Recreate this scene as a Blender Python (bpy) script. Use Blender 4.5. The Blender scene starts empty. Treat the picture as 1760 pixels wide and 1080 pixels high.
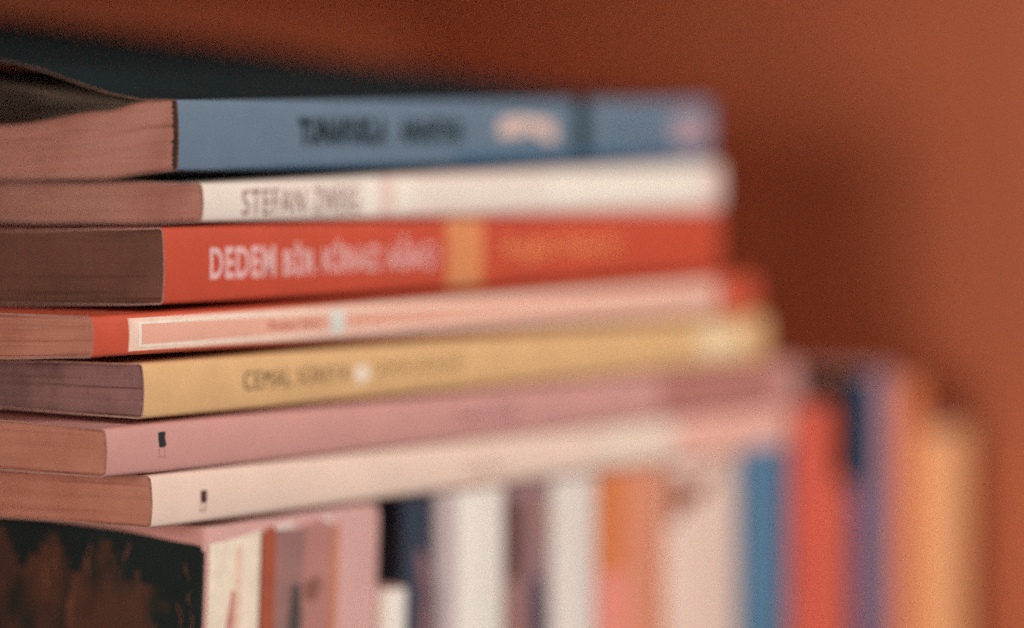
import bpy, bmesh, math, random
from mathutils import Vector, Matrix
MM = 0.001
SC = bpy.context.scene
COL = SC.collection
rnd = random.Random(11)

# ------------------------------------------------------------------ camera
cam_d = bpy.data.cameras.new("camera")
cam = bpy.data.objects.new("camera", cam_d)
COL.objects.link(cam)
cam.location = (-0.59322, -0.43175, 0.0)
th, pit = math.radians(31.105), math.radians(2.958)
fwd = Vector((math.cos(th) * math.cos(pit), math.sin(th) * math.cos(pit), -math.sin(pit)))
cam.rotation_euler = fwd.to_track_quat('-Z', 'Y').to_euler()
cam_d.sensor_width = 36.0
cam_d.lens = 7160 / 1760 * 36
cam_d.clip_start, cam_d.clip_end = 0.01, 50
cam_d.dof.use_dof = True
cam_d.dof.focus_distance = 0.728
cam_d.dof.aperture_fstop = 4.2
SC.camera = cam

# ------------------------------------------------------------------ light
W = bpy.data.worlds.new("World")
SC.world = W
W.use_nodes = True
bg = W.node_tree.nodes["Background"]
bg.inputs[0].default_value = (0.42, 0.66, 0.74, 1)
bg.inputs[1].default_value = 0.18


def area(name, loc, target, size, power, color, size_y=None):
    l = bpy.data.lights.new(name, 'AREA')
    l.energy, l.color, l.size = power, color, size
    if size_y:
        l.shape, l.size_y = 'RECTANGLE', size_y
    o = bpy.data.objects.new(name, l)
    COL.objects.link(o)
    o.location = loc
    o.rotation_euler = (Vector(target) - Vector(loc)).to_track_quat('-Z', 'Y').to_euler()
    return o


area("window_light", (0.27, -0.80, 0.40), (0.14, 0.0, -0.04), 0.45, 9.3, (1.0, 0.90, 0.83), 0.5)
area("side_raking_light", (-1.15, -0.19, 0.03), (0.1, 0.0, 0.0), 0.42, 12.3, (1.0, 0.86, 0.76), 0.30)  # raking light with unseen source, added to brighten right panel and page ends

SC.view_settings.view_transform = 'Standard'
SC.view_settings.look = 'None'
SC.view_settings.exposure = 0.0
SC.view_settings.gamma = 1.0
SC.view_settings.use_curve_mapping = False
SC.cycles.use_denoising = False
SC.cycles.use_adaptive_sampling = True
SC.cycles.adaptive_threshold = 0.032
SC.cycles.adaptive_min_samples = 12
SC.cycles.max_bounces = 8
SC.cycles.sample_clamp_indirect = 4.0


# ------------------------------------------------------------------ materials
def srgb(r, g, b):
    f = lambda c: (c / 255 / 12.92) if c / 255 <= 0.04045 else ((c / 255 + 0.055) / 1.055) ** 2.4
    return (f(r), f(g), f(b))


def paper_mat(name, col, rough=0.45, mottling=0.10, scale=60.0, spots=None, bump=0.02, spec=0.4):
    """printed card or cloth: base colour with faint handling marks and a fine surface tooth"""
    m = bpy.data.materials.new(name)
    m.use_nodes = True
    nt = m.node_tree
    N, L = nt.nodes, nt.links
    b = N["Principled BSDF"]
    tc = N.new("ShaderNodeTexCoord")
    n1 = N.new("ShaderNodeTexNoise")
    n1.inputs["Scale"].default_value = scale
    n1.inputs["Detail"].default_value = 6
    n1.inputs["Roughness"].default_value = 0.65
    L.new(tc.outputs["Object"], n1.inputs["Vector"])
    r = N.new("ShaderNodeValToRGB")
    r.color_ramp.elements[0].position = 0.30
    r.color_ramp.elements[1].position = 0.72
    k0, k1 = 1 - mottling, 1 + mottling
    r.color_ramp.elements[0].color = (*[min(1, c * k0) for c in col], 1)
    r.color_ramp.elements[1].color = (*[min(1, c * k1) for c in col], 1)
    L.new(n1.outputs["Fac"], r.inputs["Fac"])
    out = r.outputs["Color"]
    if spots:
        scol, thr, sscale, stretch = spots
        mp = N.new("ShaderNodeMapping")
        mp.inputs["Scale"].default_value = stretch
        L.new(tc.outputs["Object"], mp.inputs["Vector"])
        n2 = N.new("ShaderNodeTexNoise")
        n2.inputs["Scale"].default_value = sscale
        n2.inputs["Detail"].default_value = 5
        L.new(mp.outputs["Vector"], n2.inputs["Vector"])
        r2 = N.new("ShaderNodeValToRGB")
        r2.color_ramp.elements[0].position = thr
        r2.color_ramp.elements[1].position = min(1, thr + 0.22)
        L.new(n2.outputs["Fac"], r2.inputs["Fac"])
        mx = N.new("ShaderNodeMix")
        mx.data_type = 'RGBA'
        L.new(r2.outputs["Color"], mx.inputs["Factor"])
        L.new(out, mx.inputs["A"])
        mx.inputs["B"].default_value = (*scol, 1)
        out = mx.outputs["Result"]
    L.new(out, b.inputs["Base Color"])
    b.inputs["Roughness"].default_value = rough
    b.inputs["Specular IOR Level"].default_value = spec
    n3 = N.new("ShaderNodeTexNoise")
    n3.inputs["Scale"].default_value = 900
    L.new(tc.outputs["Object"], n3.inputs["Vector"])
    bp = N.new("ShaderNodeBump")
    bp.inputs["Strength"].default_value = 0.35
    bp.inputs["Distance"].default_value = bump * MM
    L.new(n3.outputs["Fac"], bp.inputs["Height"])
    L.new(bp.outputs["Normal"], b.inputs["Normal"])
    return m


def pages_mat(name, col, dark, streak=0.55, blot=0.5):
    """cut page edges: many thin leaves, so the grain runs along the leaf and changes quickly across the thickness"""
    m = bpy.data.materials.new(name)
    m.use_nodes = True
    nt = m.node_tree
    N, L = nt.nodes, nt.links
    b = N["Principled BSDF"]
    tc = N.new("ShaderNodeTexCoord")
    mp = N.new("ShaderNodeMapping")
    mp.inputs["Scale"].default_value = (10, 10, 2600)
    L.new(tc.outputs["Object"], mp.inputs["Vector"])
    n1 = N.new("ShaderNodeTexNoise")
    n1.inputs["Scale"].default_value = 1.0
    n1.inputs["Detail"].default_value = 4
    n1.inputs["Roughness"].default_value = 0.7
    L.new(mp.outputs["Vector"], n1.inputs["Vector"])
    n2 = N.new("ShaderNodeTexNoise")
    n2.inputs["Scale"].default_value = 70
    n2.inputs["Detail"].default_value = 7
    n2.inputs["Roughness"].default_value = 0.62
    L.new(tc.outputs["Object"], n2.inputs["Vector"])
    ra = N.new("ShaderNodeMapRange")
    ra.inputs["From Min"].default_value, ra.inputs["From Max"].default_value = 0.3, 0.7
    ra.inputs["To Max"].default_value = streak
    L.new(n1.outputs["Fac"], ra.inputs["Value"])
    rb = N.new("ShaderNodeMapRange")
    rb.inputs["From Min"].default_value, rb.inputs["From Max"].default_value = 0.42, 0.68
    rb.inputs["To Max"].default_value = blot
    L.new(n2.outputs["Fac"], rb.inputs["Value"])
    ad = N.new("ShaderNodeMath")
    ad.operation = 'ADD'
    ad.use_clamp = True
    L.new(ra.outputs["Result"], ad.inputs[0])
    L.new(rb.outputs["Result"], ad.inputs[1])
    mx = N.new("ShaderNodeMix")
    mx.data_type = 'RGBA'
    L.new(ad.outputs[0], mx.inputs["Factor"])
    mx.inputs["A"].default_value = (*col, 1)
    mx.inputs["B"].default_value = (*dark, 1)
    L.new(mx.outputs["Result"], b.inputs["Base Color"])
    b.inputs["Roughness"].default_value = 0.85
    b.inputs["Specular IOR Level"].default_value = 0.15
    bp = N.new("ShaderNodeBump")
    bp.inputs["Strength"].default_value = 0.6
    bp.inputs["Distance"].default_value = 0.12 * MM
    L.new(n1.outputs["Fac"], bp.inputs["Height"])
    L.new(bp.outputs["Normal"], b.inputs["Normal"])
    return m


def wood_mat(name, a, bcol):
    m = bpy.data.materials.new(name)
    m.use_nodes = True
    nt = m.node_tree
    N, L = nt.nodes, nt.links
    b = N["Principled BSDF"]
    tc = N.new("ShaderNodeTexCoord")
    mp = N.new("ShaderNodeMapping")
    mp.inputs["Scale"].default_value = (14, 14, 1.2)
    L.new(tc.outputs["Object"], mp.inputs["Vector"])
    n = N.new("ShaderNodeTexNoise")
    n.inputs["Scale"].default_value = 5
    n.inputs["Detail"].default_value = 6
    n.inputs["Distortion"].default_value = 0.8
    L.new(mp.outputs["Vector"], n.inputs["Vector"])
    r = N.new("ShaderNodeValToRGB")
    r.color_ramp.elements[0].position, r.color_ramp.elements[1].position = 0.3, 0.7
    r.color_ramp.elements[0].color = (*bcol, 1)
    r.color_ramp.elements[1].color = (*a, 1)
    L.new(n.outputs["Fac"], r.inputs["Fac"])
    L.new(r.outputs["Color"], b.inputs["Base Color"])
    b.inputs["Roughness"].default_value = 0.42
    b.inputs["Specular IOR Level"].default_value = 0.35
    return m


MATS = {}


def ink(name, col, rough=0.5):
    if name not in MATS:
        MATS[name] = paper_mat(name, col, rough, 0.12, 300, bump=0.005, spec=0.3)
    return MATS[name]


PAGE_TAN = pages_mat("tan_page_edges", (0.60, 0.325, 0.265), (0.40, 0.185, 0.14))
PAGE_ORANGE = pages_mat("foxed_page_edges", (0.60, 0.30, 0.22), (0.42, 0.18, 0.12))
PAGE_DARK = pages_mat("dark_page_edges", (0.21, 0.10, 0.072), (0.12, 0.062, 0.046), 0.35, 0.6)
PAGE_MAUVE = pages_mat("mauve_page_edges", (0.34, 0.19, 0.19), (0.14, 0.085, 0.078), 0.35, 0.9)
PAGE_PINK = pages_mat("pale_page_edges", (0.62, 0.37, 0.32), (0.50, 0.25, 0.20), 0.4, 0.3)
INNER = paper_mat("cover_inside", (0.40, 0.24, 0.19), 0.7, 0.08)
RIM = paper_mat("cut_card_edge", (0.42, 0.25, 0.21), 0.8, 0.2, 400)
WOOD = wood_mat("orange_brown_wood", (0.58, 0.168, 0.076), (0.52, 0.146, 0.066))


# ------------------------------------------------------------------ objects
def mesh_obj(name, verts, faces, mats, parent=None, midx=None, smooth=True):
    me = bpy.data.meshes.new(name)
    me.from_pydata([(v[0] * MM, v[1] * MM, v[2] * MM) for v in verts], [], faces)
    for m in (mats if isinstance(mats, (list, tuple)) else [mats]):
        me.materials.append(m)
    if midx:
        for p, i in zip(me.polygons, midx):
            p.material_index = i
    if smooth:
        for p in me.polygons:
            p.use_smooth = True
    me.update()
    o = bpy.data.objects.new(name, me)
    COL.objects.link(o)
    o.parent = parent
    return o


def box(name, x0, x1, y0, y1, z0, z1, mat, parent=None, bev=0.6):
    v = [(x, y, z) for x in (x0, x1) for y in (y0, y1) for z in (z0, z1)]
    f = [(0, 1, 3, 2), (4, 6, 7, 5), (0, 4, 5, 1), (2, 3, 7, 6), (0, 2, 6, 4), (1, 5, 7, 3)]
    o = mesh_obj(name, v, f, mat, parent, smooth=False)
    b = o.modifiers.new("bevel", 'BEVEL')
    b.width, b.segments = bev * MM, 2
    return o


def empty(name, label, cat, loc=(0, 0, 0), group=None, kind=None, rot=(0, 0, 0)):
    o = bpy.data.objects.new(name, None)
    COL.objects.link(o)
    o.location = [c * MM for c in loc]
    o.rotation_euler = rot
    o['label'], o['category'] = label, cat
    if group:
        o['group'] = group
    if kind:
        o['kind'] = kind
    o.empty_display_size = 0.02
    return o


def interp(tab, u):
    if not tab:
        return 0.0
    if u <= tab[0][0]:
        return tab[0][1]
    for (a, va), (b, vb) in zip(tab, tab[1:]):
        if u <= b:
            t = (u - a) / (b - a)
            t = t * t * (3 - 2 * t) * 0.6 + t * 0.4
            return va + (vb - va) * t
    return tab[-1][1]


class Book:
    """Local frame, millimetres: x along the spine, y from the spine into the pages, z through the thickness.
    near/far give (z_bottom, z_top) at the two ends of the spine; the tables bend the boards along y."""

    def __init__(s, name, label, cat, length, near, far, width, cover_mats, page_mat, origin,
                 top_near=None, top_far=None, bot_near=None, bot_far=None, pick=None, rot=(0, 0, 0),
                 group=None, th=0.34, bulge=0.35, rad=0.8, inset=0.12, far_inset=0.5, page_top_near=None, page_top_far=None,
                 seed=1, end_wave=None, stations=(), ragged=0.10, rim=None):
        s.L, s.near, s.far, s.W, s.th, s.bulge, s.rad = length, near, far, width, th, bulge, rad
        s.tn, s.tf, s.bn, s.bf = top_near, top_far or top_near, bot_near, bot_far or bot_near
        s.rnd = random.Random(seed)
        s.root = empty(name, label, cat, origin, group, rot=rot)
        s.ph = [s.rnd.uniform(0, 6.28) for _ in range(8)]
        # ---- cover
        xs = sorted(set([0.0, length] + [length * i / 40 for i in range(41)] + [x for x in stations]))
        xs = [x for i, x in enumerate(xs) if 0 <= x <= length]
        outer, inner, mi = [], [], []
        us = [width * (1 - (k / 26) ** 1.5) for k in range(26)]
        nprof = None
        V, kinds = [], []
        for x in xs:
            pr, kd = s.profile(x, us)
            if end_wave:
                dx = [end_wave(x, p[0], q) for p, q in zip(pr, kd)]
            else:
                dx = [0] * len(pr)
            # inward offset by the board thickness
            inn = []
            for i, p in enumerate(pr):
                a, b = pr[max(0, i - 1)], pr[min(len(pr) - 1, i + 1)]
                tx, tz = b[0] - a[0], b[1] - a[1]
                l = math.hypot(tx, tz) or 1
                # profile runs from the bottom fore-edge to the spine, up, and back along the top
                nx, nz = tz / l, -tx / l
                inn.append((p[0] + nx * th, p[1] + nz * th))
            nprof = len(pr)
            V += [(x + d, p[0], p[1]) for p, d in zip(pr, dx)]
            V += [(x + d, p[0], p[1]) for p, d in zip(inn, dx)]
            kinds = kd
        F, M = [], []
        n = nprof
        for i in range(len(xs) - 1):
            xm = (xs[i] + xs[i + 1]) / 2
            for j in range(n - 1):
                a, b = i * 2 * n + j, (i + 1) * 2 * n + j
                F.append((a, b, b + 1, a + 1))
                v = (kinds[j] + kinds[j + 1]) / 2
                M.append(pick(xm, v) if pick else 0)
                F.append((a + n, a + n + 1, b + n + 1, b + n))
                M.append(len(cover_mats))
        for i in range(len(xs) - 1):
            for j in (0, n - 1):
                a, b = i * 2 * n + j, (i + 1) * 2 * n + j
                F.append((a, a + n, b + n, b) if j == 0 else (a, b, b + n, a + n))
                M.append(len(cover_mats) + 1)
        for i in (0, len(xs) - 1):
            for j in range(n - 1):
                a = i * 2 * n + j
                F.append((a, a + 1, a + 1 + n, a + n) if i == 0 else (a, a + n, a + 1 + n, a + 1))
                M.append(len(cover_mats) + 1)
        s.cover = mesh_obj("cover", V, F, list(cover_mats) + [INNER, rim or RIM], s.root, M)
        mod = s.cover.modifiers.new("edges", 'EDGE_SPLIT')
        mod.split_angle = math.radians(50)
        # ---- page block with leaves that do not quite line up
        nu, nz = 44, max(16, int(abs(near[1] - near[0]) * 5))
        rowd = [s.rnd.gauss(0, ragged) for _ in range(nz + 1)]
        rowd = [(rowd[max(0, i - 1)] + 2 * rowd[i] + rowd[min(nz, i + 1)]) / 4 * 1.6 for i in range(nz + 1)]
        for g in range(max(1, nz // 22)):
            q = s.rnd.randint(3, nz - 3)
            rowd[q] -= s.rnd.uniform(0.12, 0.35)
        rowd[1] -= 0.3
        rowd[nz - 1] -= 0.25
        ptn, ptf = page_top_near or s.tn, page_top_far or s.tf
        T0 = abs(near[1] - near[0])

        def zrange(x, y):
            t = x / length
            b0 = (near[0] + interp(s.bn, y)) * (1 - t) + (far[0] + interp(s.bf, y)) * t
            t0 = (near[1] + interp(ptn, y)) * (1 - t) + (far[1] + interp(ptf, y)) * t
            return b0 + th + 0.02, t0 - th - 0.02

        def grid(x, sign, disp):
            g = []
            for j in range(nz + 1):
                for k in range(nu + 1):
                    v = j / nz
                    edge = min(v, 1 - v) * T0
                    ys = th + 0.05 - s.sp(v) + 0.36 * max(0.0, 1 - edge / 0.45)
                    y = ys + (width - 1.0 - ys) * (k / nu) ** 1.4
                    b0, t0 = zrange(x, y)
                    v = j / nz
                    d = 0
                    if disp:
                        d = rowd[j] * (0.6 + 0.4 * math.sin(y * 0.11 + j * 0.5)) + 0.10 * math.sin(y * 0.21 + s.ph[0] + j * 0.08)
                        # leaves rise slightly out of line close to the boards
                        z = b0 + (t0 - b0) * v + 0.04 * math.sin(y * 0.3 + j)
                    else:
                        z = b0 + (t0 - b0) * v
                    g.append((x - sign * d, y, z))
            return g
        A, B = grid(inset, 1, True), grid(length - far_inset, -1, False)
        V = A + B
        o2 = len(A)
        F = []
        w = nu + 1
        for j in range(nz):
            for k in range(nu):
                a = j * w + k
                F.append((a, a + w, a + w + 1, a + 1))
                F.append((o2 + a, o2 + a + 1, o2 + a + w + 1, o2 + a + w))
        for k in range(nu):
            F.append((k, k + 1, o2 + k + 1, o2 + k))
            a = nz * w + k
            F.append((a, o2 + a, o2 + a + 1, a + 1))
        for j in range(nz):
            a = j * w
            F.append((a, o2 + a, o2 + a + w, a + w))
            a = j * w + nu
            F.append((a, a + w, o2 + a + w, o2 + a))
        s.pages = mesh_obj("page_block", V, F, page_mat, s.root, smooth=False)
        s.zrange = zrange

    def zt(s, x, u):
        t = x / s.L
        return (s.near[1] + interp(s.tn, u)) * (1 - t) + (s.far[1] + interp(s.tf, u)) * t

    def zb(s, x, u):
        t = x / s.L
        return (s.near[0] + interp(s.bn, u)) * (1 - t) + (s.far[0] + interp(s.bf, u)) * t

    def profile(s, x, us):
        pr, kd = [], []
        wob = 0.12 * math.sin(x * 0.045 + s.ph[1]) + 0.05 * math.sin(x * 0.17 + s.ph[2])
        b, t = s.zb(x, 0), s.zt(x, 0)
        r = s.rad
        for u in us:
            if u > r * 1.3:
                pr.append((u + wob, s.zb(x, u)))
                kd.append(-1.0)
        for k in range(6):
            a = math.pi / 2 * k / 5
            pr.append((r - r * math.sin(a) + wob - s.sp(r * (1 - math.cos(a)) / (t - b)), b + r - r * math.cos(a)))
            kd.append(max(0.0, r * (1 - math.cos(a)) / (t - b)))
        m = 8
        for k in range(1, m):
            v = (r + (t - b - 2 * r) * k / m) / (t - b)
            pr.append((wob - s.sp(v), b + v * (t - b)))
            kd.append(v)
        for k in range(6):
            a = math.pi / 2 * (5 - k) / 5
            pr.append((r - r * math.sin(a) + wob - s.sp(1 - r * (1 - math.cos(a)) / (t - b)), t - r + r * math.cos(a)))
            kd.append(min(1.0, 1 - r * (1 - math.cos(a)) / (t - b)))
        for u in reversed(us):
            if u > r * 1.3:
                pr.append((u + wob, s.zt(x, u)))
                kd.append(2.0)
        return pr, kd

    def sp(s, v):
        return s.bulge * (1 - (2 * v - 1) ** 2)

    def on_spine(s, x, v, lift=0.03):
        """point on the spine surface; v runs 0..1 from the bottom board to the top board"""
        wob = 0.12 * math.sin(x * 0.045 + s.ph[1]) + 0.05 * math.sin(x * 0.17 + s.ph[2])
        b, t = s.zb(x, 0), s.zt(x, 0)
        return (x, wob - s.sp(v) - lift, b + v * (t - b))

    def text(s, string, x0, x1, v0, v1, mat, name="title_lettering", bold=0.0, vflip=False, v0b=None, v1b=None, label=None):
        """lettering printed on the spine between x0..x1 and v0..v1 (v0b/v1b: heights at the far end)"""
        cu = bpy.data.curves.new("lettering_outline", 'FONT')
        cu.body = string
        cu.space_character = 1.12
        cu.offset = bold
        cu.resolution_u = 4
        tmp = bpy.data.objects.new("lettering_outline", cu)
        COL.objects.link(tmp)
        bpy.context.view_layer.update()
        dg = bpy.context.evaluated_depsgraph_get()
        me = bpy.data.meshes.new_from_object(tmp.evaluated_get(dg))
        bpy.data.objects.remove(tmp)
        xs = [v.co.x for v in me.vertices]
        ys = [v.co.y for v in me.vertices if True]
        mnx, mxx, mny, mxy = min(xs), max(xs), min(ys), max(ys)
        bm = bmesh.new()
        bm.from_mesh(me)
        for k in range(1, 12):
            co = mny + (mxy - mny) * k / 12
            bmesh.ops.bisect_plane(bm, geom=bm.verts[:] + bm.edges[:] + bm.faces[:], plane_co=(0, co, 0), plane_no=(0, 1, 0))
        for v in bm.verts:
            a, b = (v.co.x - mnx) / (mxx - mnx), (v.co.y - mny) / (mxy - mny)
            w0 = v0 + ((v0b if v0b is not None else v0) - v0) * a
            w1 = v1 + ((v1b if v1b is not None else v1) - v1) * a
            p = s.on_spine(x0 + (x1 - x0) * a, w0 + (w1 - w0) * b, 0.05)
            v.co = Vector(p) * MM
        bm.to_mesh(me)
        bm.free()
        me.name = name
        me.materials.clear()
        me.materials.append(mat)
        o = bpy.data.objects.new(name, me)
        COL.objects.link(o)
        o.parent = s.root
        if label:
            o['label'] = label
        return o

    def patch(s, name, pts, mat, lift=0.025, sub=6, label=None):
        """printed shape on the spine given as an outline in (x, v)"""
        cx = sum(p[0] for p in pts) / len(pts)
        cv = sum(p[1] for p in pts) / len(pts)
        V, F = [s.on_spine(cx, cv, lift)], []
        n = len(pts)
        for r in range(1, sub + 1):
            for p in pts:
                f = r / sub
                V.append(s.on_spine(cx + (p[0] - cx) * f, cv + (p[1] - cv) * f, lift))
        for i in range(n):
            F.append((0, 1 + i, 1 + (i + 1) % n))
        for r in range(1, sub):
            a = 1 + (r - 1) * n
            for i in range(n):
                j = (i + 1) % n
                F.append((a + i, a + n + i, a + n + j, a + j))
        o = mesh_obj(name, V, F, mat, s.root)
        if label:
            o['label'] = label
        return o


def rect(x0, x1, v0, v1, n=6):
    e = []
    e += [(x0 + (x1 - x0) * i / n, v0) for i in range(n)]
    e += [(x1, v0 + (v1 - v0) * i / n) for i in range(n)]
    e += [(x1 - (x1 - x0) * i / n, v1) for i in range(n)]
    e += [(x0, v1 - (v1 - v0) * i / n) for i in range(n)]
    return e


# ------------------------------------------------------------------ bookcase
case = empty("bookcase", "orange-brown wooden bookcase compartment holding all the books", "bookcase", (0, 0, -285))
case['kind'] = 'thing'
box("back_panel", -420, 358, 168, 174, -20, 405, WOOD, case)
box("side_panel", 358.3, 376, -45, 174, -20, 405, WOOD, case)
box("side_panel", -438, -420.3, -45, 174, -20, 405, WOOD, case)  # unseen left panel, added to keep the side light off the deep parts
box("shelf", -420, 357.7, -40, 167.7, -20, 0, WOOD, case)
box("shelf", -420, 357.7, -40, 167.7, 352, 370, WOOD, case)  # upper board out of view, added to shade the back of the compartment

# ------------------------------------------------------------------ the lying stack, top to bottom
G_STACK = "paperbacks lying in the horizontal stack"
BLUE = paper_mat("blue_card", (0.128, 0.182, 0.25), 0.42, 0.07, 90)
TEAL = paper_mat("dark_teal_card", (0.010, 0.023, 0.026), 0.75, 0.25, 40, spec=0.2)
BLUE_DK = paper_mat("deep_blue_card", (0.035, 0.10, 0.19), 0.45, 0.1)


def pick_blue(x, v):
    if v > 1.5 or v > 0.985:
        return 1
    if v < 0.0:
        return 1
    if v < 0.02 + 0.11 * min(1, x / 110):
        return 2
    if 139.0 < x < 145.2:
        return 1
    return 0


def blue_wave(x, y, k):
    return 0.0


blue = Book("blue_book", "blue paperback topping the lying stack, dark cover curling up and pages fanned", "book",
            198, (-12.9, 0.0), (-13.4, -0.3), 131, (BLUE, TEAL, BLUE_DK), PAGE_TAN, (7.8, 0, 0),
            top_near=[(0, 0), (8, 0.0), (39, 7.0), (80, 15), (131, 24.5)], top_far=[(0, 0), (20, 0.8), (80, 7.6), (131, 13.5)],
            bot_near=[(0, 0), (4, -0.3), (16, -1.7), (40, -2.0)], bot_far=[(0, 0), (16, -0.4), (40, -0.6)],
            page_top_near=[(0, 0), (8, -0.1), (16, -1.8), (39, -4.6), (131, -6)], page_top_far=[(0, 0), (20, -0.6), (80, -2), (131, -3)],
            pick=pick_blue, seed=3, inset=0.9, stations=(139.0, 145.2), ragged=0.14, group=G_STACK, rim=paper_mat("dark_card_edge", (0.17, 0.105, 0.08), 0.8, 0.4, 300))  # rim tone darker than the other books' card edges
INK_DK = ink("dark_ink", (0.012, 0.022, 0.027))
blue.text("TUNAFUKLA", 37.6, 68.3, 0.335, 0.735, INK_DK, bold=0.07)
blue.text("ANAHTAR", 72.4, 95.7, 0.35, 0.72, INK_DK, bold=0.07)
blue.patch("publisher_mark", [(108.5, .50), (110, .70), (116, .74), (124, .71), (130, .66), (131.5, .50), (130.5, .34), (127, .36), (123, .50), (116, .46), (111, .42)],
           ink("pale_pink_ink", (0.68, 0.48, 0.41)))
blue.patch("spine_blot", [(180, .35), (180, .70), (186, .78), (195, .72), (197.5, .45), (193, .25), (185, .24)], ink("mauve_ink", (0.40, 0.26, 0.30)))
blue.text("ANKARA", 152, 176, 0.40, 0.66, ink("grey_blue_ink", (0.085, 0.13, 0.18)), name="author_lettering", bold=0.01)


def ragged_strip(bk, name, x, y0, y1, mat):
    """the torn edge of the spine lining standing beside the pages"""
    V, F = [], []
    n = 34
    r = random.Random(5)
    for i in range(n + 1):
        b, t = bk.zb(0, 0.8) + 0.4, bk.zt(0, 0.8) - 0.4
        z = b + (t - b) * i / n
        V += [(x + r.uniform(-.12, .12), y0, z), (x + r.uniform(-.12, .12), y1 + r.uniform(-.28, .28), z), (x + 1.2, y1 + r.uniform(-.3, .2), z)]
    for i in range(n):
        a = 3 * i
        F += [(a, a + 1, a + 4, a + 3), (a + 1, a + 2, a + 5, a + 4)]
    return mesh_obj(name, V, F, mat, bk.root, smooth=False)


ragged_strip(blue, "torn_spine_lining", 0.55, 0.25, 1.55, paper_mat("brown_glue", (0.06, 0.035, 0.028), 0.8, 0.4, 400))


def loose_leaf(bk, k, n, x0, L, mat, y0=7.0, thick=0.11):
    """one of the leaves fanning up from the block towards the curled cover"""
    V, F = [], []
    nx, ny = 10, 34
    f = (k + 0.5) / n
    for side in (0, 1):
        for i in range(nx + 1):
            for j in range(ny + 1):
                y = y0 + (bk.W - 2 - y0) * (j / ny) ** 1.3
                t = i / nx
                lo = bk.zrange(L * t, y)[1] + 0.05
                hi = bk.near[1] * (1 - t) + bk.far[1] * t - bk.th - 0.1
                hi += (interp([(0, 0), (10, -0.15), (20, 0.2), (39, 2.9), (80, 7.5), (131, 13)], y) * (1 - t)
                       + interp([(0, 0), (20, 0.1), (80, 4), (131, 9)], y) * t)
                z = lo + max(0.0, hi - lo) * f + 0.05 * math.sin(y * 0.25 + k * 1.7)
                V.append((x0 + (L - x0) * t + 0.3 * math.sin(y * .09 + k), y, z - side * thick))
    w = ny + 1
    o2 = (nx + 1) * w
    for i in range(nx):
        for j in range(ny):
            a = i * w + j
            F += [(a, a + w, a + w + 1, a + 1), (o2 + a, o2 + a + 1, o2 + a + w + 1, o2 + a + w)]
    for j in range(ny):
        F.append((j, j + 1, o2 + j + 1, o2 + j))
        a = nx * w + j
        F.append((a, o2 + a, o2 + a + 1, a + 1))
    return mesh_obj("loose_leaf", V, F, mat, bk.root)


LEAF = paper_mat("shaded_leaf_paper", (0.16, 0.125, 0.10), 0.8, 0.2, 90, spec=0.15)  # paper colour darkened to stand for the shade under the curled cover
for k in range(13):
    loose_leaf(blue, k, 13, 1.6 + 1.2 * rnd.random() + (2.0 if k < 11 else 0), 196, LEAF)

WHITE = paper_mat("cream_white_card", (0.79, 0.67, 0.59), 0.4, 0.05)
WHITE_W = paper_mat("white_card", (0.84, 0.75, 0.65), 0.4, 0.03)
WPINK = paper_mat("washed_pink_card", (0.78, 0.58, 0.51), 0.4, 0.05)
white = Book("white_book", "cream-white paperback with thin dark red capitals, second from the top of the lying stack", "book",
             195.5, (-22.1, -15.0), (-24.4, -13.9), 128, (WHITE, WPINK, WHITE_W), PAGE_TAN, (14.8, 0, 0),
             top_near=[(0, 0), (14, 0.15), (30, -0.05)], bot_near=[(0, 0), (12, -0.5), (40, -0.75)],
             pick=lambda x, v: 0 if not 0 <= v <= 1 else (1 if 58.0 < x < 64.0 or (x > 66 and (v < .13 or v > .90)) or x > 188 else (2 if 53 < x < 70 or 120 < x < 186 else 0)), seed=5,
             stations=(58.0, 64.0, 53.0, 66, 70, 120, 186, 188), group=G_STACK, bulge=0.5)
MAROON = ink("thin_maroon_ink", (0.17, 0.03, 0.035))
white.text("STEFAN", 12.3, 32.4, 0.16, 0.79, MAROON, name="author_lettering", bold=-0.002)
white.text("ZWEIG", 35.4, 50.6, 0.17, 0.78, MAROON, name="author_lettering", bold=-0.002)

RED = paper_mat("red_card", (0.54, 0.068, 0.030), 0.42, 0.08)
ORANGE = paper_mat("orange_band_card", (0.68, 0.24, 0.095), 0.42, 0.08)
red = Book("red_book", "thick red paperback with pale capitals and an orange spine band, third in the lying stack", "book",
           206.5, (-36.3, -22.65), (-38.3, -24.6), 133, (RED, ORANGE), PAGE_DARK, (3.3, 0, 0),
           top_near=[(0, 0), (10, -0.3), (34, -0.95)], bot_near=[(0, 0), (10, -0.4), (34, -0.9)],
           pick=lambda x, v: 1 if 0 <= v <= 1 and 93.8 < x < 107.2 else 0, stations=(93.8, 107.2), seed=7, group=G_STACK, ragged=0.05, bulge=0.45)
PALE = ink("pale_rose_ink", (0.74, 0.42, 0.40))
for wd, a, b, v0, v1 in (("DEDEM", 13.8, 34.4, .30, .72), ("B\u0130R", 36.9, 47.6, .31, .76), ("K\u0130RAZ", 50.0, 69.4, .33, .77), ("A\u011eACI", 71.6, 89.6, .32, .78)):
    red.text(wd, a, b, v0, v1, PALE, bold=0.03)
red.text("Angela Nanetti", 114.6, 161.5, .34, .72, ink("orange_ink", (0.78, 0.25, 0.09)), name="author_lettering", bold=0.02)

SALMON = paper_mat("salmon_card", (0.80, 0.40, 0.30), 0.4, 0.05)
REDEND = paper_mat("vermilion_card", (0.58, 0.085, 0.04), 0.4, 0.08)
FRAME = ink("pale_cream_ink", (0.84, 0.58, 0.46))
FRAME2 = ink("white_frame_ink", (0.86, 0.74, 0.62))


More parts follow.
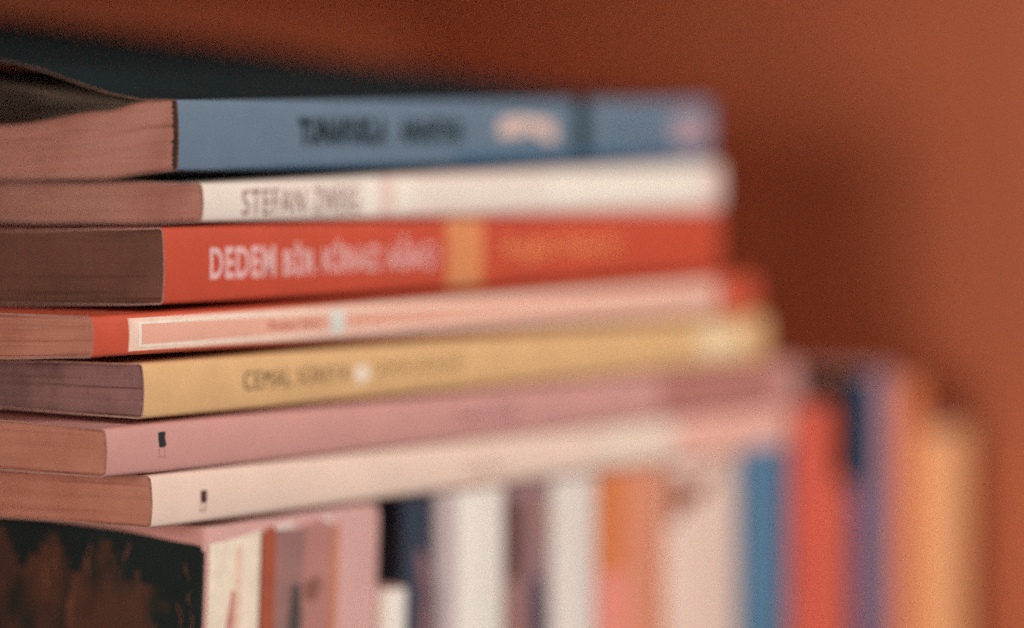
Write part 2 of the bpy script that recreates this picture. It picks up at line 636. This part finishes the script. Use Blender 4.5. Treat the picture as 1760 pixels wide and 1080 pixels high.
def pick_pink(x, v):
    if v < 0 or v > 1:
        return 1
    if x < 10.2 or x > 226 or v < .10 or v > .90:
        return 1
    return 0


pink = Book("salmon_book", "slim salmon-pink paperback with red spine ends and a framed title, fourth in the lying stack", "book",
            245, (-44.6, -37.4), (-47.3, -39.4), 126, (SALMON, REDEND), PAGE_ORANGE, (-17.6, 0, 0),
            top_near=[(0, 0), (20, 0.1)], bot_near=[(0, 0), (20, -0.9), (37, -0.9)],
            pick=pick_pink, stations=(10.2, 226), seed=9, group=G_STACK, bulge=0.4, ragged=0.16, rad=0.7)


def frame(bk, name, x0, x1, v0, v1, w, wv, mat, lift=0.04):
    V, F = [], []
    n = 60
    for v_a, v_b in ((v0, v0 + wv), (v1 - wv, v1)):
        o = len(V)
        for i in range(n + 1):
            x = x0 + (x1 - x0) * i / n
            V += [bk.on_spine(x, v_a, lift), bk.on_spine(x, v_b, lift)]
        for i in range(n):
            a = o + 2 * i
            F.append((a, a + 2, a + 3, a + 1))
    for xa, xb in ((x0, x0 + w), (x1 - w, x1)):
        o = len(V)
        for i in range(9):
            v = v0 + wv + (v1 - v0 - 2 * wv) * i / 8
            V += [bk.on_spine(xa, v, lift), bk.on_spine(xb, v, lift)]
        for i in range(8):
            a = o + 2 * i
            F.append((a, a + 1, a + 3, a + 2))
    return mesh_obj(name, V, F, mat, bk.root)


frame(pink, "printed_border", 10.4, 225.5, .11, .89, 3.4, .13, FRAME)
frame(pink, "printed_line", 13.0, 222, .19, .80, 0.9, .06, FRAME2, 0.06)
INK_RED = ink("brick_ink", (0.50, 0.14, 0.09))
pink.text("Re\u015fat Nuri", 53.2, 70.6, .36, .62, INK_RED, name="author_lettering", bold=0.03)
pink.patch("publisher_mark", rect(73.4, 78.2, .22, .78), ink("pale_grey_ink", (0.66, 0.66, 0.60)), 0.07)
pink.text("\u00c7al\u0131ku\u015fu", 81.6, 113, .42, .64, ink("rust_ink", (0.70, 0.26, 0.16)), bold=0.0)

YELLOW = paper_mat("ochre_card", (0.70, 0.415, 0.195), 0.42, 0.07, 120)
yellow = Book("yellow_book", "ochre-yellow paperback with a pale dot between its words, fifth in the lying stack", "book",
              235.5, (-56.1, -46.3), (-58.6, -48.3), 131, (YELLOW,), PAGE_MAUVE, (-3.3, 0, 0),
              top_near=[(0, 0), (14, -0.1), (31, -0.4)], bot_near=[(0, 0), (12, 0.2), (31, 0.7)],
              seed=12, group=G_STACK, ragged=0.05, bulge=0.5)
INK_OL = ink("olive_brown_ink", (0.06, 0.035, 0.018))
INK_OL2 = ink("faded_brown_ink", (0.24, 0.125, 0.05))
yellow.text("CEMAL", 30.5, 46.0, .36, .71, INK_OL, name="author_lettering", bold=-0.004)
yellow.text("S\u00dcREYA", 48.0, 66.0, .38, .74, INK_OL2, name="author_lettering", bold=0.012)
yellow.patch("printed_dot", [(70 + 2.6 * math.cos(a / 16 * 6.283), .48 + .16 * math.sin(a / 16 * 6.283)) for a in range(16)], ink("pale_dot_ink", (0.82, 0.70, 0.58)), 0.03)
yellow.text("SEVDA S\u00d6ZLER\u0130", 75.3, 105.8, .44, .75, ink("faint_brown_ink", (0.34, 0.19, 0.08)), bold=0.012)
yellow.patch("publisher_mark", [(213 + 11 * math.cos(a / 20 * 6.283), .52 + .30 * math.sin(a / 20 * 6.283)) for a in range(20)], ink("bright_cream_ink", (0.84, 0.62, 0.40)), 0.03)

MAUVE = paper_mat("dusty_pink_card", (0.59, 0.285, 0.255), 0.42, 0.06)
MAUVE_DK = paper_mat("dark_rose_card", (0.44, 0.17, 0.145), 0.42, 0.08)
mauve = Book("dusty_pink_book", "dusty pink paperback with a tiny black mark on its spine, sixth in the stack", "book",
             261, (-65.6, -57.0), (-69.4, -59.3), 132, (MAUVE, MAUVE_DK), PAGE_ORANGE, (-14.1, 0, 0),
             top_near=[(0, 0), (12, 0.45), (36, 0.95)], bot_near=[(0, 0), (12, 0.1), (36, 0.5)],
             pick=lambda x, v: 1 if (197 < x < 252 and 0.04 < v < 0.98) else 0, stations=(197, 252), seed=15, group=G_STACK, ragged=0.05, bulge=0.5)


def small_mark(bk, x, v, s_, col_name, col):
    """a tiny seated-figure-like publisher's mark with a stalk and a foot line"""
    k = 1.0 / abs(bk.near[1] - bk.near[0])
    m = ink(col_name, col)
    bk.patch("publisher_mark", [(x - 1.0 * s_, v + 1.35 * k * s_), (x + 1.2 * s_, v + 1.45 * k * s_), (x + 1.25 * s_, v - 1.0 * k * s_), (x + .5 * s_, v - 1.35 * k * s_), (x - .9 * s_, v - 1.25 * k * s_), (x - 1.1 * s_, v + .1 * k * s_)], m, 0.03, 2)
    pale = ink("thin_foot_ink", (0.46, 0.24, 0.21))
    bk.patch("publisher_name", rect(x - 1.2 * s_, x + 1.2 * s_, v - 3.1 * k * s_, v - 2.7 * k * s_, 2), pale, 0.03, 1)
    bk.patch("mark_leg", rect(x - 1.0, x - .7, v - 2.6 * k * s_, v - 1.5 * k * s_, 2), pale, 0.028, 1)
    bk.patch("mark_leg", rect(x + .6, x + .9, v - 2.6 * k * s_, v - 1.5 * k * s_, 2), pale, 0.028, 1)


small_mark(mauve, 16.4, .66, 1.0, "black_ink", (0.02, 0.02, 0.022))
mauve.text("Tezer \u00d6zl\u00fc", 114, 138, .40, .72, ink("plum_ink", (0.30, 0.12, 0.13)), name="author_lettering", bold=0.02)

CREAM = paper_mat("cream_card", (0.80, 0.585, 0.485), 0.42, 0.05)
CREAM_L = paper_mat("light_cream_card", (0.82, 0.64, 0.53), 0.42, 0.05)
CREAM_P = paper_mat("blush_card", (0.80, 0.42, 0.34), 0.42, 0.05)
cream = Book("blush_cream_book", "cream paperback with a tiny dark mark near its spine end, lowest of the lying stack", "book",
             243.5, (-75.6, -66.2), (-78.6, -69.7), 129, (CREAM, CREAM_P, CREAM_L), PAGE_ORANGE, (-1.0, 0, 0),
             top_near=[(0, 0), (12, 0.1), (33, -0.3)], bot_near=[(0, 0), (14, 0.15), (33, 0.25)],
             pick=lambda x, v: 0 if not 0 <= v <= 1 else (1 if x > 192 else (2 if 160 < x <= 186 else 0)), stations=(160, 186, 192), seed=17, group=G_STACK, ragged=0.05, bulge=0.5)
small_mark(cream, 15.6, .49, 0.85, "deep_maroon_ink", (0.09, 0.02, 0.025))
cream.text("Kalanlar", 105.6, 121, .30, .60, ink("faint_rose_ink", (0.55, 0.33, 0.28)), bold=0.0)

# ------------------------------------------------------------------ the standing row under and beside the stack
G_ROW = "books standing upright in the row"
SHELF_Z = -285.0
LABELS = {}


def upright(name, label, x0, x1, ztop, mats, page_mat=PAGE_PINK, lean=0.0, tilt=0.0, y0=0.0, width=125, **kw):
    """x0..x1 is the thickness along the shelf; tilt leans the top towards the room, lean towards +x"""
    L = ztop - SHELF_Z
    # local x (spine length, from the head down) -> world -z, local z (thickness) -> world +x
    R = Matrix(((0, 0, 1), (0, 1, 0), (-1, 0, 0)))
    R = Matrix.Rotation(math.radians(lean), 3, 'Y') @ Matrix.Rotation(math.radians(tilt), 3, 'X') @ R
    foot = Vector((x0, y0, SHELF_Z))
    head = foot - (R @ Vector((L, 0, 0)))
    # keep the head at the measured place, let the foot slide
    head = Vector((x0, y0, ztop))
    T = x1 - x0
    b = Book(name, label, "book", L, (0.0, T), (0.0, T), width, mats, page_mat, head, rot=R.to_euler(), group=G_ROW, **kw)
    return b


PINKC = paper_mat("pale_pink_card", (0.68, 0.375, 0.345), 0.42, 0.05)
DARKC = paper_mat("patterned_dark_cover", (0.020, 0.026, 0.023), 0.6, 0.3, 60, spots=((0.095, 0.046, 0.032), 0.34, 95, (0.8, 1.6, 1.0)), spec=0.2)
DARKP = paper_mat("plain_dark_print", (0.010, 0.023, 0.023), 0.6, 0.3, 60, spec=0.2)
thick = upright("illustrated_pink_book", "very thick upright pink book with dark pictured cover and striped artwork on its spine", 16.3, 73.9, -76.9,
                (PINKC, DARKP), width=124, tilt=2.2, pick=lambda x, v: 1 if (v < 0.004 and x > 4.4) else 0, seed=21, rad=1.3, bulge=0.5, inset=0.25,
                end_wave=lambda x, y, k: 2.6 * max(0.0, (k - 0.86) / 0.14) ** 2.4 * max(0.0, 1 - x / 12) if 0 <= k <= 1 else (2.6 * max(0, 1 - x / 12) if k > 1.5 else 0), stations=(4.4,))


def cover_picture(bk):
    """dark picture on the front board, leaving a pink margin along its head"""
    V, F = [], []
    nu, nx = 90, 90
    for i in range(nu + 1):
        u = 0.95 + (bk.W - 2 - 0.95) * i / nu
        xt = interp([(0.9, 3.6), (2.0, 3.3), (4, 3.2), (20, 2.1), (39, 1.7), (124, 1.4)], u)
        for j in range(nx + 1):
            V.append((xt + (bk.L - 3 - xt) * j / nx, u, bk.zb(0, u) - 0.03))
    for i in range(nu):
        for j in range(nx):
            a = i * (nx + 1) + j
            F.append((a, a + nx + 1, a + nx + 2, a + 1))
    mi = [1 if f // nx < 7.5 + 2.2 * math.sin((f % nx) * 0.9) + 1.5 * math.sin((f % nx) * 2.3) or f % nx < 2 + 1.2 * math.sin(f // nx * 0.7) else 0 for f in range(len(F))]
    return mesh_obj("cover_picture", V, F, [DARKC, DARKP], bk.root, mi)


cover_picture(thick)


def spine_art(bk, v0, v1, mat, wave, lift=0.03, xb=None, name="spine_artwork"):
    V, F = [], []
    nv, nx = 10, 40
    xb = xb or bk.L - 4
    for i in range(nv + 1):
        v = v0 + (v1 - v0) * i / nv
        xt = wave(v)
        for j in range(nx + 1):
            V.append(bk.on_spine(xt + (xb - xt) * j / nx, v, lift))
    for i in range(nv):
        for j in range(nx):
            a = i * (nx + 1) + j
            F.append((a, a + 1, a + nx + 2, a + nx + 1))
    return mesh_obj(name, V, F, mat, bk.root)


torn = lambda v: 2.1 + 0.55 * math.sin(v * 26 - 4.5) + 0.18 * math.sin(v * 90) + 0.1 * math.sin(v * 230)
IVORY = ink("ivory_ink", (0.84, 0.70, 0.55))
PEACH = ink("peach_ink", (0.80, 0.55, 0.42))
ivory = spine_art(thick, .012, .283, IVORY, lambda v: 3.0 - 1.2 * (v / .28) ** 2, 0.03)
ivory['label'] = "ivory stripe along the left of the spine"
spine_art(thick, .150, .185, PEACH, lambda v: 4.0, 0.045)
spine_art(thick, .283, .293, ink("groove_shade", (0.10, 0.03, 0.02)), torn)  # dark line painted as the shade in the groove between stripes
orange_art = spine_art(thick, .293, .372, ink("burnt_orange_ink", (0.38, 0.085, 0.045)), torn)
orange_art['label'] = "burnt orange stripe in the spine artwork"
GRY = paper_mat("greyed_mauve_ink", (0.33, 0.165, 0.148), 0.45, 0.2, 60, spots=((0.11, 0.075, 0.08), 0.52, 45, (0.4, 1, 1.6)))
ROSE = paper_mat("smoky_rose_ink", (0.46, 0.20, 0.175), 0.45, 0.12, 60, spots=((0.26, 0.13, 0.13), 0.55, 50, (0.4, 1, 1.6)))
RUST = paper_mat("rust_line_ink", (0.54, 0.19, 0.095), 0.45, 0.1)
spine_art(thick, .372, .53, GRY, torn)
spine_art(thick, .53, .70, ROSE, torn)
spine_art(thick, .695, .735, RUST, lambda v: torn(v) + 0.3, 0.045)
thick.patch("artwork_figure", [(13, .47), (13, .51), (19, .53), (26, .51), (33, .48), (33, .435), (22, .45)], ink("grey_green_ink", (0.075, 0.06, 0.055)), 0.05)
thick.patch("artwork_figure", [(13, .54), (12, .62), (14, .64), (17, .60), (16, .54)], ink("dull_brown_ink", (0.26, 0.10, 0.075)), 0.05)
thick.patch("artwork_figure", [(12, .135), (12.5, .155), (17, .155), (24, .13), (30, .11), (30, .09), (20, .105)], ink("dusty_rose_ink", (0.58, 0.24, 0.20)), 0.055)
WHT = ink("torn_paper", (0.84, 0.72, 0.64))
thick.patch("torn_edge", [(1.5, .36), (1.2, .45), (1.9, .47), (2.3, .42), (2.2, .37)], WHT, 0.04, 3)
thick.patch("torn_edge", [(1.2, .63), (1.0, .66), (2.2, .695), (2.7, .69), (1.9, .655)], WHT, 0.06, 3)


def cover_flames(bk):
    """painted rust-coloured strokes on the dark front cover"""
    r = random.Random(4)
    V, F = [], []
    strokes = [(5.0, 26, 6.5, .9), (11, 29.5, 13, 1.3), (4, 17.5, 4.5, .6), (6.5, 4.0, 4, .4), (11.5, 3.2, 3.2, .45), (15.5, 3.0, 5, .4), (14, 5.5, 5, .5), (6, 33.2, 7, .8), (20, 33, 12, .9), (22, 17, 9, 1.2), (25, 24, 8, 1.0), (7.5, 36, 10, .8)]
    for x, y, l, w in strokes:
        o = len(V)
        n = 10
        for i in range(n + 1):
            t = i / n
            ww = w * math.sin(math.pi * min(1, .08 + t * .92)) * (0.8 + r.uniform(-.3, .3))
            cy = y + 0.5 * math.sin(t * 5 + x)
            V += [(x + l * t, cy - ww * .5, -0.06), (x + l * t, cy + ww * .5, -0.06)]
        for i in range(n):
            a = o + 2 * i
            F.append((a, a + 1, a + 3, a + 2))
    return mesh_obj("painted_stroke", V, F, paper_mat("rust_paint", (0.17, 0.068, 0.040), 0.6, 0.5, 200), bk.root)


cover_flames(thick)

PURE = paper_mat("bright_white_card", (0.83, 0.755, 0.68), 0.42, 0.03)
small = upright("small_white_book", "short narrow white book, its top far below its neighbours' tops", 74.4, 81.6, -94.0, (PURE,), tilt=1.5,
                width=105, seed=27, rad=1.5, bulge=0.8, y0=-1.0)
NAVY = paper_mat("navy_card", (0.030, 0.040, 0.065), 0.45, 0.2)
navy = upright("navy_book", "navy-black book standing right of the dark gap", 85.6, 95.5, -77.6, (NAVY,), width=120, seed=29, y0=2, lean=-0.6)
navy.patch("printed_figure", [(11, .35), (10, .6), (14, .85), (28, .95), (44, .9), (44, .45), (30, .25), (20, .5)], ink("muted_plum_ink", (0.22, 0.11, 0.13)))
LIL = paper_mat("lilac_grey_card", (0.50, 0.40, 0.40), 0.42, 0.06)
wide = upright("broad_white_book", "broad white book with a lilac-grey left edge, under the middle of the stack", 96, 119.8, -77.3, (PURE, LIL),
               pick=lambda x, v: 1 if v < .22 else 0, width=126, seed=31, rad=1.8, bulge=1.6)
MOT = paper_mat("mottled_mauve_card", (0.30, 0.16, 0.165), 0.45, 0.3, 45, spots=((0.36, 0.14, 0.085), 0.5, 45, (1, 1, 1)))
mott = upright("mottled_book", "brown and mauve mottled book between two white spines", 120.4, 138.6, -77.6, (MOT,), width=125, seed=33, y0=1.0)
mott.patch("printed_figure", [(20, .55), (19, .8), (24, .92), (33, .9), (36, .6), (28, .5)], ink("slate_ink", (0.075, 0.06, 0.09)))
mott.patch("spine_patch", [(3, .05), (3, .4), (20, .36), (20, .05)], ink("deep_brown_ink", (0.12, 0.045, 0.035)))
GWH = paper_mat("cool_white_card", (0.74, 0.65, 0.60), 0.42, 0.04)
coolw = upright("cool_white_book", "cool white spine between the mottled book and the coral book", 139.2, 156.6, -77.9, (GWH,), width=122, seed=35, rad=1.5, bulge=1.0)
CORAL = paper_mat("coral_card", (0.72, 0.27, 0.165), 0.42, 0.06)
COR_E = paper_mat("orange_edge_card", (0.66, 0.19, 0.065), 0.42, 0.06)
COR_P = paper_mat("coral_pink_card", (0.76, 0.25, 0.19), 0.42, 0.06)


def pick_coral(x, v):
    if v < .40 and x < 21:
        return 1
    if v < .42:
        return 2
    if v > .80:
        return 1
    return 0


coral = upright("coral_book", "coral-orange spine standing under the right part of the stack", 157.2, 185.4, -78.2, (CORAL, COR_E, COR_P), pick=pick_coral, width=128, seed=37,
                stations=(21,), bulge=1.2)
BEIGE = paper_mat("beige_card", (0.78, 0.56, 0.47), 0.42, 0.05)
beige = upright("beige_book", "pale beige spine with a brown corner patch, left of the blue one", 186, 219.5, -78.5, (BEIGE,), width=128, seed=39, bulge=1.4, rad=1.6)
beige.patch("spine_patch", [(0.9, .04), (0.9, .62), (4, .60), (9, .40), (12.5, .12), (13, .04)], ink("cocoa_ink", (0.30, 0.085, 0.045)))
BLUE2 = paper_mat("steel_blue_card", (0.085, 0.19, 0.305), 0.42, 0.08)
blue2 = upright("steel_blue_book", "steel-blue spine standing beside the stack's right end, left of the red one", 221.5, 243, -76.6, (BLUE2,), width=124, seed=41, lean=0.8)
RED2 = paper_mat("scarlet_card", (0.66, 0.105, 0.065), 0.42, 0.08)
red2 = upright("scarlet_book", "scarlet spine rising above the steel-blue one, a board blackened as shade behind it", 247.5, 267, -69.5, (RED2,), width=120, seed=43, lean=0.7, rad=2.0, bulge=1.2)
BLK = paper_mat("gap_shade_black", (0.008, 0.017, 0.019), 0.65, 0.2, spec=0.2)
RED3 = paper_mat("tomato_card", (0.68, 0.15, 0.09), 0.42, 0.08)
red3 = upright("tomato_book", "shorter tomato-red book filling the gap between the scarlet and midnight-blue spines", 267.4, 271.8, -88.5, (RED3,), width=119, seed=47, rad=1.4, bulge=1.4, y0=-0.8)
NV2 = paper_mat("midnight_blue_card", (0.028, 0.080, 0.18), 0.45, 0.1)
nv2 = upright("midnight_blue_book", "midnight-blue spine with boards blackened as gap shade, left of the tall mauve spine", 272.3, 286.2, -63.8, (NV2, BLK), width=122, seed=49, stations=(26,), rad=1.0, y0=-2.2, pick=lambda x, v: 1 if v < 0.28 and x < 26 or v < 0.03 or v > 1.5 else 0)  # boards and upper left edge coloured black for shade in the gap
MV2 = paper_mat("mauve_card", (0.55, 0.25, 0.25), 0.42, 0.06)
mv2 = upright("mauve_book", "mauve-pink spine as tall as the midnight-blue one", 286.7, 302.6, -64.4, (MV2,), y0=1.8, width=120, seed=51, rad=2.0, bulge=1.3)
OR2 = paper_mat("deep_orange_card", (0.72, 0.20, 0.07), 0.42, 0.06)
or2 = upright("orange_book", "deep orange spine between the mauve one and the broad tan one", 303.0, 314.2, -67.5, (OR2,), width=120, seed=53, rad=1.6)
TAN = paper_mat("tan_orange_card", (0.82, 0.40, 0.19), 0.42, 0.05)
tan = upright("tan_book", "broad tan-orange book, shorter than its orange neighbour, by the bookcase side", 314.8, 347.0, -81.0, (TAN,), width=122, y0=3.5, seed=55, rad=3.0, bulge=3.0)
